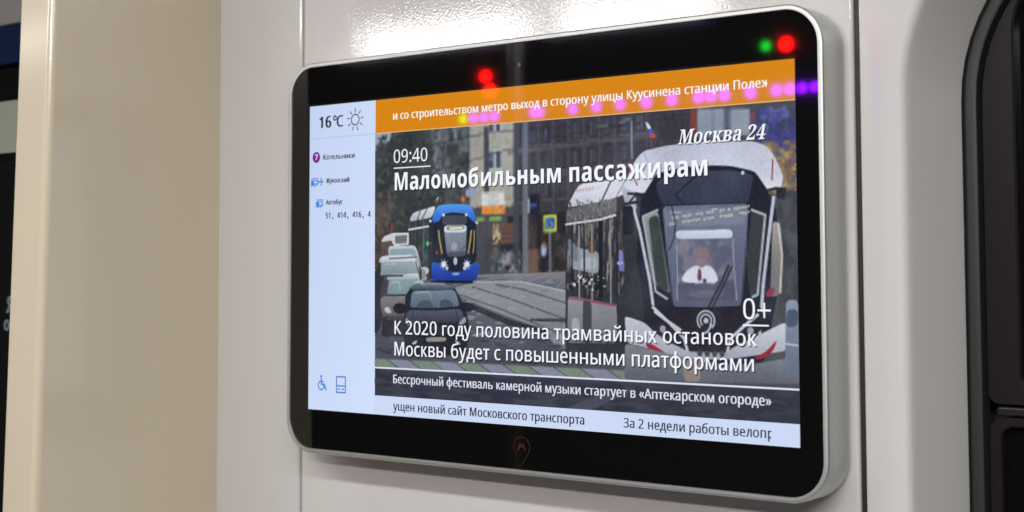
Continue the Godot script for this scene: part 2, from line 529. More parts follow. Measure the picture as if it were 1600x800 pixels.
func draw_blue_tram() -> void:
	fill(c8(50, 60, 56), [507.9, 449.4, 620.8, 438.3, 621.0, 663.6, 586.0, 663.7, 560.4, 604.3, 508.2, 585.6])
	mottle(511, 466, 621, 589, [c8(42, 52, 48), c8(74, 84, 78), c8(58, 66, 64), c8(36, 40, 40)], 110, 6, 22, 31)
	shade(c8(238, 240, 244), c8(186, 194, 200), [509.8, 452.7, 522.1, 429.0, 535.6, 419.2, 638.8, 397.8, 619.6, 440.6])
	line(c8(96, 102, 106), 5, [566.2, 411.7, 551.0, 442.6])
	line(c8(96, 102, 106), 5, [597.8, 406.2, 572.3, 443.1])
	line(c8(38, 42, 44), 6, [551.0, 444.4, 549.3, 567.5])
	line(c8(84, 92, 88), 5, [579.7, 441.9, 579.8, 604.4])
	line(c8(220, 224, 226), 7, [506.7, 481.8, 610.0, 470.5])
	fill(c8(30, 34, 38), [605.7, 447.1, 626.8, 443.0, 627.0, 650.0, 611.9, 663.7, 602.9, 604.5])
	shade(c8(84, 158, 240), c8(32, 92, 214), [617.8, 446.0, 643.6, 399.3, 674.7, 395.6, 722.0, 394.3, 796.7, 399.2, 815.1, 429.7, 820.8, 461.0, 803.5, 457.5, 774.6, 430.9, 716.1, 423.9, 668.7, 430.4, 650.8, 459.5, 626.8, 459.9])
	fill(c8(20, 24, 34), [626.8, 459.0, 650.8, 455.9, 668.7, 430.4, 716.1, 424.8, 774.6, 430.9, 803.5, 456.6, 820.8, 463.3, 824.0, 587.8, 791.7, 627.7, 662.8, 627.4, 619.7, 595.5])
	fill(c8(62, 62, 74), [662.8, 436.2, 722.0, 433.1, 783.3, 437.8, 781.5, 468.7, 671.1, 469.9])
	shade(c8(142, 150, 162), c8(108, 116, 128), [673.5, 470.0, 780.4, 469.5, 774.4, 578.5, 689.5, 581.5])
	fill(c8(224, 230, 232), [674.7, 470.9, 780.4, 470.4, 778.0, 494.5, 677.1, 495.4])
	fill(c8(120, 128, 118), [686.6, 473.9, 769.9, 472.9, 769.9, 485.4, 687.1, 486.6])
	line(c8(240, 240, 200), 7, [701.9, 480.5, 760.6, 479.4])
	oval(c8(168, 174, 182), 721.9, 544.4, 14, 14)
	line(c8(86, 92, 104), 4, [774.5, 542.8, 745.4, 564.8])
	fill(c8(72, 78, 88), [691.3, 564.3, 775.6, 561.6, 774.4, 578.5, 690.1, 581.5])
	line(c8(184, 164, 70), 7, [649.6, 486.8, 655.6, 523.2, 666.4, 569.5])
	line(c8(184, 164, 70), 7, [800.6, 489.6, 795.3, 525.2, 786.0, 569.7])
	line(c8(176, 160, 84), 5, [813.8, 489.8, 812.6, 534.4, 808.0, 569.9])
	shade(c8(40, 86, 200), c8(18, 48, 150), [617.3, 595.5, 659.8, 604.8, 692.5, 628.4, 762.8, 628.5, 800.4, 605.5, 834.9, 599.0, 831.9, 641.1, 819.3, 663.2, 806.1, 665.0, 617.4, 663.7])
	fill(c8(22, 26, 44), [662.8, 611.6, 698.4, 605.0, 762.8, 605.3, 791.8, 612.1, 761.6, 633.0, 693.6, 632.9])
	fill(c8(14, 16, 26), [610.1, 663.7, 809.0, 665.0, 806.1, 674.8, 698.4, 673.4, 615.0, 670.0])
	oval(c8(206, 214, 222), 727.8, 596.1, 9, 14)
	fill(c8(150, 180, 226), [712.5, 636.5, 746.5, 635.6, 746.5, 645.5, 713.1, 646.4])
	for s in [ [674.7, 607.1], [780.2, 607.6] ]:
		for i in 8:
			var a := TAU * i / 8 + 0.2
			line(c8(196, 220, 255, 150), 5, [s[0], s[1], s[0] + 19 * cos(a), s[1] + 19 * sin(a)])
		oval(c8(255, 255, 255), s[0], s[1], 12, 11)
	oval(c8(236, 246, 255), 689.5, 620.7, 6, 7)
	oval(c8(236, 246, 255), 768.6, 620.9, 6, 7)
	for s in [ [673.2, 432.8], [777.5, 434.3], [611.8, 452.9] ]:
		oval(c8(240, 244, 248), s[0], s[1], 6, 5)
	line(c8(210, 216, 220), 7, [819.6, 461.4, 829.9, 465.2])
	oval(c8(40, 230, 130), 598.3, 532.6, 6, 9)
	oval(c8(210, 50, 50), 611.8, 531.7, 4, 5)
	oval(c8(170, 40, 50), 641.9, 566.1, 6, 6)
	line(c8(210, 212, 220), 5, [640.0, 380.9, 648.4, 368.4])
	line(c8(190, 60, 70), 5, [640.0, 381.8, 647.2, 384.8])
	line(c8(196, 40, 44), 6, [424.9, 459.2, 425.0, 488.1])
	rounding = 0.05
	fill(c8(220, 216, 210), [373.1, 521.4, 389.0, 502.9, 430.0, 491.9, 508.6, 492.4, 508.7, 535.8, 435.2, 538.6, 422.6, 518.9, 385.9, 524.9])
	fill(c8(110, 112, 120), [441.4, 502.4, 501.2, 500.6, 498.8, 530.1, 442.7, 531.2])
	fill(c8(86, 78, 70), [375.7, 523.8, 420.1, 519.8, 430.2, 538.5, 373.3, 551.9])
	line(c8(232, 214, 220), 4, [431.3, 492.9, 442.7, 535.0])
	line(c8(232, 214, 220), 4, [507.4, 494.2, 503.8, 534.8])
	rounding = 0.22

func draw_cars() -> void:
	fill(c8(42, 40, 42), [340.0, 622.0, 383.1, 622.1, 397.7, 727.0, 369.5, 842.7, 340.9, 864.3])
	shade(c8(206, 212, 214), c8(150, 156, 158), [407.5, 543.8, 423.9, 538.5, 535.8, 537.5, 549.3, 553.8, 566.5, 604.3, 560.4, 622.6, 411.4, 584.9])
	fill(c8(140, 168, 172), [414.5, 551.4, 535.8, 549.0, 548.1, 576.7, 417.7, 575.7])
	fill(c8(170, 166, 156), [542.0, 585.8, 585.9, 631.8, 599.9, 663.7, 560.5, 663.8])
	shade(c8(226, 232, 236), c8(170, 178, 182), [363.8, 584.6, 382.9, 574.4, 529.7, 572.0, 554.3, 604.3, 572.6, 640.9, 560.4, 650.0, 364.1, 650.1])
	shade(c8(160, 178, 182), c8(136, 154, 160), [372.1, 597.8, 542.0, 595.0, 557.4, 640.9, 370.4, 647.8])
	fill(c8(40, 40, 44), [357.5, 603.3, 370.9, 596.3, 368.5, 645.5, 354.5, 650.1])
	oval(c8(206, 208, 206), 584.7, 629.5, 20, 14)
	fill(c8(64, 60, 60), [376.1, 669.4, 404.5, 651.0, 404.8, 716.5, 383.4, 727.1, 369.1, 727.3])
	shade(c8(220, 226, 230), c8(168, 176, 178), [401.7, 654.7, 414.5, 644.2, 561.6, 638.0, 577.4, 656.6, 571.9, 663.8, 406.0, 665.2])
	shade(c8(148, 174, 178), c8(126, 148, 150), [410.3, 664.1, 577.4, 656.6, 585.7, 709.9, 399.1, 717.6])
	oval(c8(176, 200, 198), 557.4, 677.5, 24, 16)
	shade(c8(136, 130, 130), c8(92, 86, 86), [376.3, 722.0, 496.2, 715.7, 496.3, 793.3, 380.8, 795.3, 369.2, 748.3])
	fill(c8(40, 38, 40), [379.4, 795.3, 496.3, 791.3, 503.4, 865.5, 376.8, 868.7])
	fill(c8(186, 186, 178), [389.3, 762.7, 414.8, 759.2, 429.1, 785.1, 393.6, 782.5])
	oval(c8(150, 144, 142), 572.6, 640.9, 18, 18)
	line(c8(52, 58, 62), 5, [410.3, 664.1, 399.1, 717.6])
	line(c8(36, 40, 44), 6, [399.1, 718.6, 496.2, 716.8])
	line(c8(60, 66, 70), 4, [372.1, 597.8, 369.8, 647.8])
	line(c8(44, 48, 52), 6, [369.8, 649.2, 480.5, 646.4])
	line(c8(70, 76, 80), 4, [542.0, 595.0, 559.2, 643.2])
	line(c8(90, 96, 98), 5, [412.7, 584.9, 548.1, 580.4])
	fill(c8(58, 60, 62), [557.3, 604.3, 569.5, 622.6, 572.6, 663.7, 560.5, 663.8])
	line(c8(190, 204, 206), 5, [425.9, 671.9, 461.1, 669.2, 468.2, 700.4])
	line(c8(186, 200, 204), 5, [392.5, 606.3, 449.2, 604.7])
	fill(c8(64, 60, 58), [397.9, 796.1, 489.4, 793.4, 489.4, 804.8, 400.8, 808.6])
	fill(c8(214, 214, 206), [392.1, 765.8, 409.2, 763.5, 417.7, 778.0, 399.3, 779.3])
	# dark car in front
	fill(c8(30, 30, 36), [489.2, 726.1, 523.8, 680.4, 565.1, 674.1, 680.0, 673.7, 714.5, 678.6, 747.4, 718.7, 778.7, 773.5, 791.6, 833.2, 778.6, 903.3, 739.4, 919.6, 517.4, 926.8, 489.6, 901.9, 479.7, 829.9, 493.5, 762.3])
	shade(c8(120, 128, 140), c8(64, 70, 80), [521.1, 682.5, 565.1, 676.1, 680.0, 675.7, 711.9, 679.6, 726.4, 694.7, 518.3, 698.0])
	shade(c8(120, 142, 152), c8(84, 102, 114), [523.9, 701.1, 726.4, 696.2, 748.7, 754.9, 633.1, 761.5, 514.3, 764.1])
	line(c8(20, 20, 26), 7, [510.1, 764.2, 633.1, 765.5, 751.3, 756.9])
	shade(c8(84, 86, 100), c8(46, 46, 56), [508.8, 769.9, 633.1, 770.6, 753.9, 762.8, 769.6, 798.7, 739.5, 810.3, 517.2, 816.7, 489.4, 798.6])
	line(c8(44, 44, 52), 4, [530.9, 772.1, 519.9, 814.6])
	line(c8(44, 44, 52), 4, [729.6, 768.2, 743.4, 809.2])
	line(c8(168, 182, 190), 4, [539.1, 708.2, 606.0, 704.6, 619.6, 727.5])
	fill(c8(70, 84, 94), [558.4, 738.4, 606.1, 732.7, 633.1, 761.5, 544.7, 763.7])
	fill(c8(62, 76, 86), [660.0, 732.2, 699.9, 730.3, 726.4, 755.2, 653.3, 759.2])
	line(c8(150, 156, 166), 5, [565.1, 676.1, 680.0, 675.7])
	oval(c8(28, 28, 32), 466.8, 765.5, 34, 20)
	oval(c8(28, 28, 32), 781.5, 756.7, 34, 16)
	fill(c8(156, 160, 166), [739.5, 814.3, 773.5, 786.1, 777.4, 809.5, 752.6, 820.0])
	fill(c8(132, 134, 140), [489.4, 814.1, 496.3, 793.3, 521.3, 821.2, 506.8, 826.7])
	fill(c8(22, 20, 24), [524.1, 828.9, 739.5, 822.3, 729.6, 859.7, 534.5, 866.7])
	for k in 4:
		line(c8(50, 48, 54), 4, [539.3, 833.7, 725.0, 828.1] if k == 0 else ([539.3, 841.9, 725.0, 836.2] if k == 1 else ([539.3, 850.2, 725.0, 844.7] if k == 2 else [539.3, 857.4, 725.0, 851.8])))
	oval(c8(120, 122, 128), 636.1, 831.0, 9, 7)
	fill(c8(150, 144, 134), [591.3, 866.3, 685.3, 861.8, 685.3, 878.0, 592.6, 882.6])
	fill(c8(200, 202, 200), [520.1, 890.8, 543.5, 877.8, 551.7, 879.6, 539.4, 894.3])
	fill(c8(200, 202, 200), [723.7, 874.9, 734.2, 872.6, 755.1, 886.1, 739.4, 887.5])
	fill(c8(26, 24, 26), [496.6, 912.0, 765.6, 903.7, 772.0, 923.5, 503.6, 935.5])

func draw_white_tram() -> void:
	# long side with dark glazing
	fill(c8(44, 44, 46), [1204.3, 473.4, 1404.6, 449.8, 1451.1, 374.5, 1586.4, 665.5, 1575.7, 922.9, 1201.5, 936.7])
	mottle(1209, 465, 1433, 687, [c8(70, 66, 60), c8(112, 104, 92), c8(44, 42, 42), c8(146, 142, 138), c8(92, 86, 78)], 170, 5, 34, 41)
	fill(c8(150, 158, 160), [1220.4, 550.0, 1337.0, 568.1, 1336.4, 641.4, 1224.0, 624.4])
	fill(c8(170, 180, 186), [1257.3, 592.5, 1326.8, 583.0, 1330.5, 624.7, 1259.2, 624.5])
	fill(c8(116, 122, 128), [1214.3, 518.6, 1255.5, 557.2, 1255.2, 607.7, 1216.0, 582.1])
	fill(c8(92, 62, 40), [1296.7, 528.3, 1325.2, 526.2, 1324.8, 573.0, 1296.4, 574.4])
	for x in [0, 1, 2, 3, 4, 5, 6]:
		var at: Array = [ [1227.5, 480.7], [1256.0, 481.3], [1276.6, 477.5], [1307.2, 478.1], [1342.8, 470.6], [1380.4, 467.3], [1405.3, 467.8] ][x]
		pic.fill_rect(Rect2i(int(at[0]), int(at[1]), 6, 330), c8(30, 30, 34) if x % 2 == 0 else c8(150, 148, 144))
	mottle(1219, 646, 1359, 691, [c8(220, 222, 222), c8(28, 28, 30), c8(120, 120, 120), c8(20, 20, 22)], 90, 7, 7, 42)
	fill(c8(118, 118, 190), [1414.9, 567.2, 1432.7, 567.4, 1434.0, 633.2, 1414.3, 633.2])
	oval(c8(180, 176, 210), 1419.0, 606.4, 12, 6)
	oval(c8(136, 130, 190), 1421.7, 583.8, 7, 22)
	fill(c8(24, 24, 26), [1338.4, 382.7, 1354.5, 383.2, 1351.9, 724.3, 1335.8, 724.5])
	shade(c8(150, 148, 152), c8(110, 108, 112), [1213.1, 713.1, 1405.5, 740.2, 1409.4, 863.3, 1208.0, 869.0])
	line(c8(150, 70, 84), 7, [1215.1, 718.9, 1333.7, 734.5, 1405.5, 743.5])
	fill(c8(170, 170, 174), [1227.1, 788.7, 1254.0, 784.0, 1263.9, 834.0, 1226.9, 834.9])
	fill(c8(60, 60, 66), [1272.8, 725.1, 1307.4, 731.4, 1306.5, 866.2, 1271.9, 867.2])
	shade(c8(242, 243, 250), c8(214, 214, 226), [1209.9, 421.9, 1238.3, 375.6, 1262.9, 345.0, 1451.5, 332.7, 1476.2, 340.7, 1488.3, 368.9, 1409.3, 394.0, 1345.9, 407.5])
	line(c8(80, 78, 82), 6, [1386.2, 340.6, 1348.4, 406.1, 1348.0, 469.5])
	line(c8(140, 138, 142), 4, [1443.1, 339.4, 1405.9, 393.9])
	for i in 6:
		oval(c8(206, 176, 180), [1254.2, 367.1][0] + i * 12, [1254.2, 367.1][1] - i * 1.2, 4, 6)
	shade(c8(120, 118, 112), c8(92, 90, 86), [1208.1, 427.6, 1345.9, 408.9, 1409.3, 394.0, 1404.6, 449.8, 1204.3, 473.4])
	mottle(1215, 402, 1398, 464, [c8(104, 100, 94), c8(132, 130, 124), c8(84, 82, 78)], 90, 5, 10, 43)
	line(c8(226, 228, 230), 7, [1204.2, 477.7, 1345.4, 463.8, 1404.6, 451.2])
	shade(c8(200, 198, 208), c8(160, 160, 168), [1426.3, 359.7, 1476.1, 351.1, 1487.6, 438.1, 1450.5, 444.0, 1438.4, 408.9])
	# roof dome
	shade(c8(206, 210, 226), c8(234, 236, 246), [1434.6, 361.4, 1476.7, 281.6, 1509.9, 249.3, 1590.9, 237.0, 1724.6, 230.8, 1846.0, 236.3, 1905.3, 239.6, 1948.9, 253.9, 1975.9, 286.6, 2006.5, 350.2, 1997.3, 388.7, 1946.9, 389.4, 1911.3, 331.9, 1830.1, 311.7, 1754.4, 306.3, 1661.4, 307.4, 1557.8, 323.3, 1520.8, 385.3, 1475.8, 378.9])
	line(c8(150, 40, 50), 4, [1971.4, 298.7, 1967.6, 360.3])
	line(c8(170, 170, 184), 4, [1511.5, 252.1, 1549.8, 323.0])
	line(c8(150, 40, 50), 4, [1451.8, 292.3, 1488.4, 358.5])
	# front mask
	shade(c8(24, 26, 34), c8(30, 32, 40), [1500.2, 403.9, 1557.8, 326.8, 1661.4, 308.8, 1754.4, 306.3, 1830.1, 311.7, 1911.3, 331.9, 1954.1, 392.3, 1982.1, 451.6, 1985.7, 683.7, 1932.1, 909.9, 1543.7, 924.1, 1482.0, 596.8])
	shade(c8(56, 60, 76), c8(44, 48, 64), [1572.2, 337.7, 1723.5, 322.3, 1829.9, 325.0, 1907.5, 341.5, 1886.5, 426.7, 1580.9, 424.2, 1557.4, 364.5])
	line(c8(24, 26, 34), 5, [1723.4, 323.7, 1628.9, 394.4, 1660.1, 422.5])
	oval(c8(220, 224, 236), 1869.2, 334.2, 6, 6)
	shade(c8(112, 120, 140), c8(84, 88, 108), [1581.0, 428.4, 1887.6, 430.4, 1876.3, 579.7, 1857.2, 742.5, 1618.8, 745.6, 1596.8, 577.1])
	fill(c8(122, 130, 146), [1589.1, 444.2, 1879.7, 445.2, 1871.4, 491.2, 1594.4, 492.4])
	fill(c8(90, 92, 112), [1630.1, 535.3, 1833.9, 532.9, 1841.4, 718.9, 1634.6, 723.1])
	fill(c8(112, 112, 128), [1649.7, 539.1, 1690.1, 538.3, 1690.6, 633.6, 1651.8, 637.1])
	fill(c8(118, 116, 130), [1761.9, 537.3, 1820.6, 536.8, 1821.9, 620.2, 1776.6, 623.5])
	mottle(1647, 542, 1823, 665, [c8(104, 106, 122), c8(116, 112, 122), c8(88, 90, 108), c8(124, 120, 130)], 60, 26, 30, 44)
	fill(c8(130, 106, 112), [1688.1, 578.0, 1694.7, 560.6, 1722.0, 554.7, 1748.9, 564.7, 1751.8, 588.9, 1741.2, 614.4, 1717.2, 623.3, 1695.7, 611.4])
	fill(c8(80, 80, 98), [1630.3, 668.6, 1838.3, 661.1, 1842.2, 720.9, 1634.6, 724.5])
	fill(c8(104, 98, 112), [1672.1, 699.7, 1744.2, 690.3, 1806.9, 695.4, 1791.1, 710.5, 1688.1, 714.2])
	soften(1592, 428, 1883, 723, 3)
	fill(c8(224, 226, 236), [1648.4, 653.1, 1673.0, 626.6, 1706.9, 612.9, 1722.8, 617.1, 1749.1, 614.4, 1770.1, 633.8, 1782.3, 664.0, 1752.3, 669.6, 1656.3, 668.5])
	fill(c8(96, 60, 76), [1708.4, 625.3, 1719.5, 625.4, 1722.3, 662.7, 1706.3, 662.8])
	fill(c8(138, 112, 116), [1697.5, 595.4, 1743.8, 595.8, 1735.6, 616.4, 1721.2, 624.0, 1705.3, 615.6])
	line(c8(214, 218, 228), 7, [1698.2, 668.4, 1731.8, 665.5, 1768.1, 668.1])
	oval(c8(86, 62, 76), 1732.0, 662.3, 7, 7)
	soften(1633, 549, 1800, 677, 2)
	shade(c8(226, 234, 242), c8(196, 206, 220), [1628.8, 505.8, 1829.6, 505.4, 1832.3, 532.8, 1631.8, 532.5])
	line(c8(150, 158, 176), 4, [1631.7, 535.3, 1634.1, 619.5, 1632.9, 724.5])
	line(c8(150, 158, 176), 4, [1832.3, 535.6, 1835.6, 633.9, 1843.7, 722.3])
	var row := RandomNumberGenerator.new()
	row.seed = 9
	for i in 30:
		for k in 2:
			if i != 17 and i != 18 and row.randf() < 0.85:
				pic.fill_rect(Rect2i([1606, 462][0] + int(i * 9.6), [1606, 462][1] + k * 18 - i, 7, 6 + int(row.randf() * 6)), c8(196, 196, 178))
	pic.fill_rect(Rect2i([1606, 462][0] + 4, [1606, 462][1] - 16, 40, 5), c8(188, 188, 176))
	pic.fill_rect(Rect2i([1761, 458][0], [1761, 458][1] - 18, 20, 5), c8(188, 188, 176))
	line(c8(44, 42, 52), 8, [1817.3, 615.0, 1793.3, 662.6, 1745.2, 742.4])
	line(c8(44, 42, 52), 7, [1827.2, 620.2, 1801.6, 669.9, 1760.4, 742.2])
	line(c8(36, 38, 46), 4, [1615.8, 429.4, 1629.3, 482.5, 1623.5, 527.6, 1605.5, 565.1])
	# glazing beside the windscreen
	shade(c8(150, 158, 150), c8(92, 98, 94), [1506.2, 459.3, 1564.7, 438.8, 1581.3, 543.0, 1609.7, 706.0, 1538.3, 665.6])
	fill(c8(52, 58, 54), [1528.1, 463.3, 1566.2, 453.9, 1601.9, 699.3, 1555.9, 675.8])
	line(c8(170, 176, 176), 8, [1506.2, 459.3, 1564.7, 438.8])
	line(c8(170, 176, 176), 8, [1507.7, 463.7, 1544.5, 633.4, 1553.4, 696.4, 1596.7, 720.2])
	fill(c8(50, 54, 54), [1897.1, 448.4, 1943.9, 462.0, 1916.2, 705.6, 1890.1, 713.1, 1876.8, 611.6])
	line(c8(176, 182, 178), 8, [1897.1, 447.7, 1943.9, 464.8, 1930.2, 575.8, 1914.6, 704.2, 1895.8, 711.6])
	shade(c8(168, 160, 150), c8(110, 104, 100), [1967.7, 482.7, 1993.1, 490.5, 2001.7, 597.9, 1988.2, 705.0, 1956.3, 712.4])
	line(c8(214, 206, 186), 7, [1986.7, 490.3, 1998.0, 583.6, 1989.9, 697.9])
	fill(c8(150, 40, 60), [1945.4, 691.0, 1972.7, 680.1, 1968.3, 705.2, 1940.2, 712.6])
	# pale posts and the dark nose
	line(c8(200, 202, 216), 11, [1469.3, 420.0, 1495.7, 502.7, 1532.7, 665.8, 1547.0, 762.7, 1550.2, 823.9])
	line(c8(200, 202, 216), 11, [1972.8, 410.8, 1959.5, 496.9, 1934.4, 669.5, 1919.4, 820.6])
	shade(c8(28, 26, 32), c8(46, 36, 40), [1514.6, 739.4, 1625.5, 744.0, 1741.8, 743.9, 1854.6, 738.1, 1923.8, 734.3, 1939.0, 798.7, 1823.7, 888.4, 1662.9, 901.1, 1504.9, 807.9])
	line(c8(206, 208, 220), 10, [1549.0, 759.5, 1588.5, 784.5, 1644.2, 816.9])
	line(c8(206, 208, 220), 10, [1541.5, 745.1, 1603.0, 794.6, 1656.6, 841.9, 1668.3, 881.7])
	line(c8(206, 208, 220), 10, [1915.3, 763.2, 1866.0, 800.2, 1817.7, 840.6, 1808.9, 880.1])
	ring(c8(196, 200, 212), 6, 1735.1, 785.4, 30, 30, PI * 0.75, PI * 2.25)
	ring(c8(196, 200, 212), 6, 1735.1, 785.4, 19, 19, PI * 0.75, PI * 2.25)
	oval(c8(206, 210, 220), 1735.1, 785.4, 9, 9)
	line(c8(196, 200, 212), 7, [1754.7, 796.7, 1740.9, 819.1, 1725.5, 825.3])
	oval(c8(160, 166, 182), 1578.7, 814.4, 11, 12)
	oval(c8(160, 166, 182), 1888.7, 813.3, 11, 12)
	shade(c8(216, 216, 226), c8(176, 176, 186), [1434.7, 777.5, 1456.2, 780.4, 1512.3, 795.7, 1550.2, 827.1, 1597.1, 853.2, 1662.0, 878.4, 1734.8, 901.2, 1734.6, 913.7, 1443.8, 862.3])
	shade(c8(218, 218, 226), c8(170, 172, 182), [1668.3, 881.7, 1808.8, 881.6, 1824.0, 866.6, 2007.6, 783.0, 2009.4, 869.5, 1798.6, 903.8, 1593.1, 903.5, 1540.2, 875.2, 1558.1, 867.1])
	fill(c8(156, 36, 52), [1509.7, 860.5, 1535.5, 861.4, 1606.0, 897.7, 1652.5, 904.0, 1587.1, 910.3, 1540.0, 891.8])
	fill(c8(156, 36, 52), [1893.2, 896.1, 1937.8, 876.0, 1979.9, 834.8, 1961.8, 875.2, 1925.5, 897.9])
	shade(c8(128, 132, 136), c8(84, 88, 94), [1436.0, 862.6, 1734.6, 913.7, 1859.0, 918.5, 2063.3, 882.4, 2053.7, 965.1, 1434.9, 984.9])
	fill(c8(146, 128, 112), [1654.1, 908.9, 1714.3, 909.7, 1713.5, 973.1, 1653.4, 975.7])
	for i in 4:
		oval(c8(70, 66, 70), [1712.3, 886.2][0] + i * 26, [1712.3, 886.2][1], 9, 10)
	# mirrors, their arms, the flag and the parked car at the edge
	fill(c8(22, 22, 26), [1430.8, 422.6, 1471.3, 421.0, 1473.0, 513.9, 1429.1, 518.7])
	line(c8(28, 28, 32), 9, [1442.4, 416.0, 1487.9, 411.8])
	line(c8(30, 30, 36), 8, [1451.0, 382.9, 1492.2, 387.0, 1532.8, 404.9])
	line(c8(30, 30, 36), 6, [1459.1, 409.5, 1484.0, 386.1])
	line(c8(30, 30, 36), 8, [1946.9, 392.1, 1979.5, 385.4, 2011.6, 389.2])
	fill(c8(28, 28, 32), [1979.4, 386.7, 2015.1, 389.3, 2011.1, 420.1, 1982.6, 416.0])
	line(c8(112, 122, 136), 8, [1468.0, 152.2, 1468.6, 270.8])
	line(c8(120, 100, 96), 3, [1538.7, 212.1, 1545.7, 247.0])
	fill(c8(230, 234, 244), [1519.0, 152.0, 1535.1, 164.8, 1543.1, 179.2, 1528.5, 181.0])
	fill(c8(60, 80, 200), [1528.5, 181.0, 1544.7, 177.9, 1554.3, 193.7, 1533.2, 197.9])
	fill(c8(214, 60, 52), [1533.2, 197.9, 1554.3, 193.7, 1559.0, 209.1, 1537.9, 210.7])
	shade(c8(148, 156, 170), c8(96, 106, 122), [2008.5, 719.1, 2047.8, 717.2, 2047.4, 937.2, 2002.0, 939.1])
	fill(c8(74, 86, 104), [2009.7, 747.5, 2047.3, 745.5, 2046.5, 796.4, 2007.3, 800.8])
	line(c8(204, 208, 216), 5, [2006.6, 848.3, 2045.6, 852.8])

func draw_screen() -> void:
	pic = Image.create(2048, 1152, false, Image.FORMAT_RGBA8)
	pic.fill(c8(202, 216, 246))
	draw_street()
	# side column: weather, next stop, connections
	for y in 36:
		for x in 38:
			pic.fill_rect(Rect2i(x * 9, y * 32, 9, 32), c8(197, 212, 243).lerp(c8(210, 226, 253), 0.55 * x / 38.0 + 0.45 * y / 36.0))
	line(c8(182, 194, 220), 3, [0, 125, 342, 125])
	var ink := c8(46, 48, 58)
	text("16", "Droid Sans Mono", 54, 112, 86, 43, ink, 0, 2048, 2.6)
	ring(ink, 5, 134, 52, 7, 8)
	text("C", "Droid Sans", 145, 177, 86, 42, ink, 0, 2048, 1.6)
	ring(c8(84, 86, 96), 4.5, 240, 65, 20, 20)
	for i in 9:
		var a := -PI / 2 + TAU * i / 9
		line(c8(84, 86, 96), 4, [240 + 28 * cos(a), 65 + 28 * sin(a), 240 + 42 * cos(a), 65 + 42 * sin(a)])
	oval(c8(126, 34, 140), 36, 197, 20, 21)
	text("7", "Droid Sans/bold", 29, 44, 207, 22, c8(240, 236, 250))
	text("Котельники", "Droid Sans", 74, 237, 208, 20, c8(50, 52, 66), 0, 2048, 0.7)
	text("Жуковский", "Droid Sans", 88, 210, 297, 18, c8(50, 52, 66), 0, 2048, 0.7)
	text("Автобус", "Droid Sans", 88, 176, 379, 18, c8(50, 52, 66), 0, 2048, 0.7)
	text("51, 414, 416, 4", "Droid Sans Mono", 88, 320, 431, 22, c8(44, 46, 58), 0, 2048, 1.0)
	var blue := c8(70, 130, 222)
	for at in [ [8, 276], [36, 358] ]:
		pic.fill_rect(Rect2i(at[0] + 2, at[1], 36, 4), blue)
		fill(blue, [at[0], at[1] + 8, at[0] + 38, at[1] + 8, at[0] + 38, at[1] + 24, at[0] + 30, at[1] + 30, at[0], at[1] + 30])
		fill(c8(196, 214, 246), [at[0] + 14, at[1] + 12, at[0] + 34, at[1] + 12, at[0] + 34, at[1] + 20, at[0] + 16, at[1] + 20])
		oval(c8(200, 215, 244), at[0] + 22, at[1] + 30, 8, 6)
		oval(blue, at[0] + 22, at[1] + 30, 4, 4)
	line(blue, 5, [48, 291, 74, 291])
	fill(blue, [58, 276, 64, 276, 68, 291, 64, 306, 58, 306, 62, 291])
	line(blue, 3, [50, 285, 50, 297])
	# access and train-front signs
	oval(blue, 68, 1026, 5, 5)
	line(blue, 7, [68, 1034, 70, 1056, 84, 1056, 94, 1076])
	ring(blue, 5, 68, 1060, 15, 16, -PI * 0.1, PI * 1.5)
	line(blue, 4, [70, 1044, 82, 1046])
	for e in [ [148, 1024, 194, 1024], [148, 1082, 194, 1082], [148, 1024, 148, 1082], [194, 1024, 194, 1082], [148, 1058, 194, 1058] ]:
		line(c8(74, 120, 200), 5, e)
	line(blue, 5, [156, 1070, 166, 1070])
	line(blue, 5, [176, 1070, 186, 1070])
	# orange running line
	pic.fill_rect(Rect2i(344, 0, 1704, 124), c8(216, 134, 24))
	pic.fill_rect(Rect2i(344, 122, 1704, 3), c8(228, 190, 140))
	text("и со строительством метро выход в сторону улицы Куусинена станции Полеж", "Droid Sans", 432, 1966, 78, 29, c8(250, 250, 252), 0, 1956, 0.8)
	# clock and headline
	var white := c8(246, 248, 255)
	var dim := c8(20, 22, 30, 110)
	text("09:40", "Droid Sans", 438, 600, 241, 49, dim)
	text("09:40", "Droid Sans", 435, 597, 237, 48, white)
	pic.fill_rect(Rect2i(434, 254, 178, 4), white)
	text("Маломобильным пассажирам", "Droid Sans/bold", 444, 1750, 342, 64, dim)
	text("Маломобильным пассажирам", "Droid Sans/bold", 440, 1746, 337, 64, white)
	text("Мосĸва 24", "Droid Serif/bold", 1643, 1947, 239, 46, dim, 0.24)
	text("Мосĸва 24", "Droid Serif/bold", 1640, 1944, 235, 46, white, 0.24)
	text("0", "Droid Sans", 1868, 1908, 781, 62, dim)
	text("0", "Droid Sans", 1865, 1905, 778, 62, white)
	line(white, 6, [1914, 751, 1957, 751])
	line(white, 6, [1936, 729, 1936, 773])
	pic.fill_rect(Rect2i(1863, 794, 88, 5), white)
	text("К 2020 году половина трамвайных остановок", "Droid Sans", 444, 1913, 863, 48, dim, 0, 2048, 0.5)
	text("К 2020 году половина трамвайных остановок", "Droid Sans", 440, 1909, 858, 48, white, 0, 2048, 0.5)
	text("Москвы будет с повышенными платформами", "Droid Sans", 444, 1902, 940, 49, dim, 0, 2048, 0.5)
	text("Москвы будет с повышенными платформами", "Droid Sans", 440, 1898, 935, 49, white, 0, 2048, 0.5)
	# caption band over the picture, then the white running line
	fill(c8(46, 50, 66, 150), [344, 983, 2048, 983, 2048, 1084, 344, 1084])
	pic.fill_rect(Rect2i(344, 979, 1704, 6), c8(218, 226, 244))
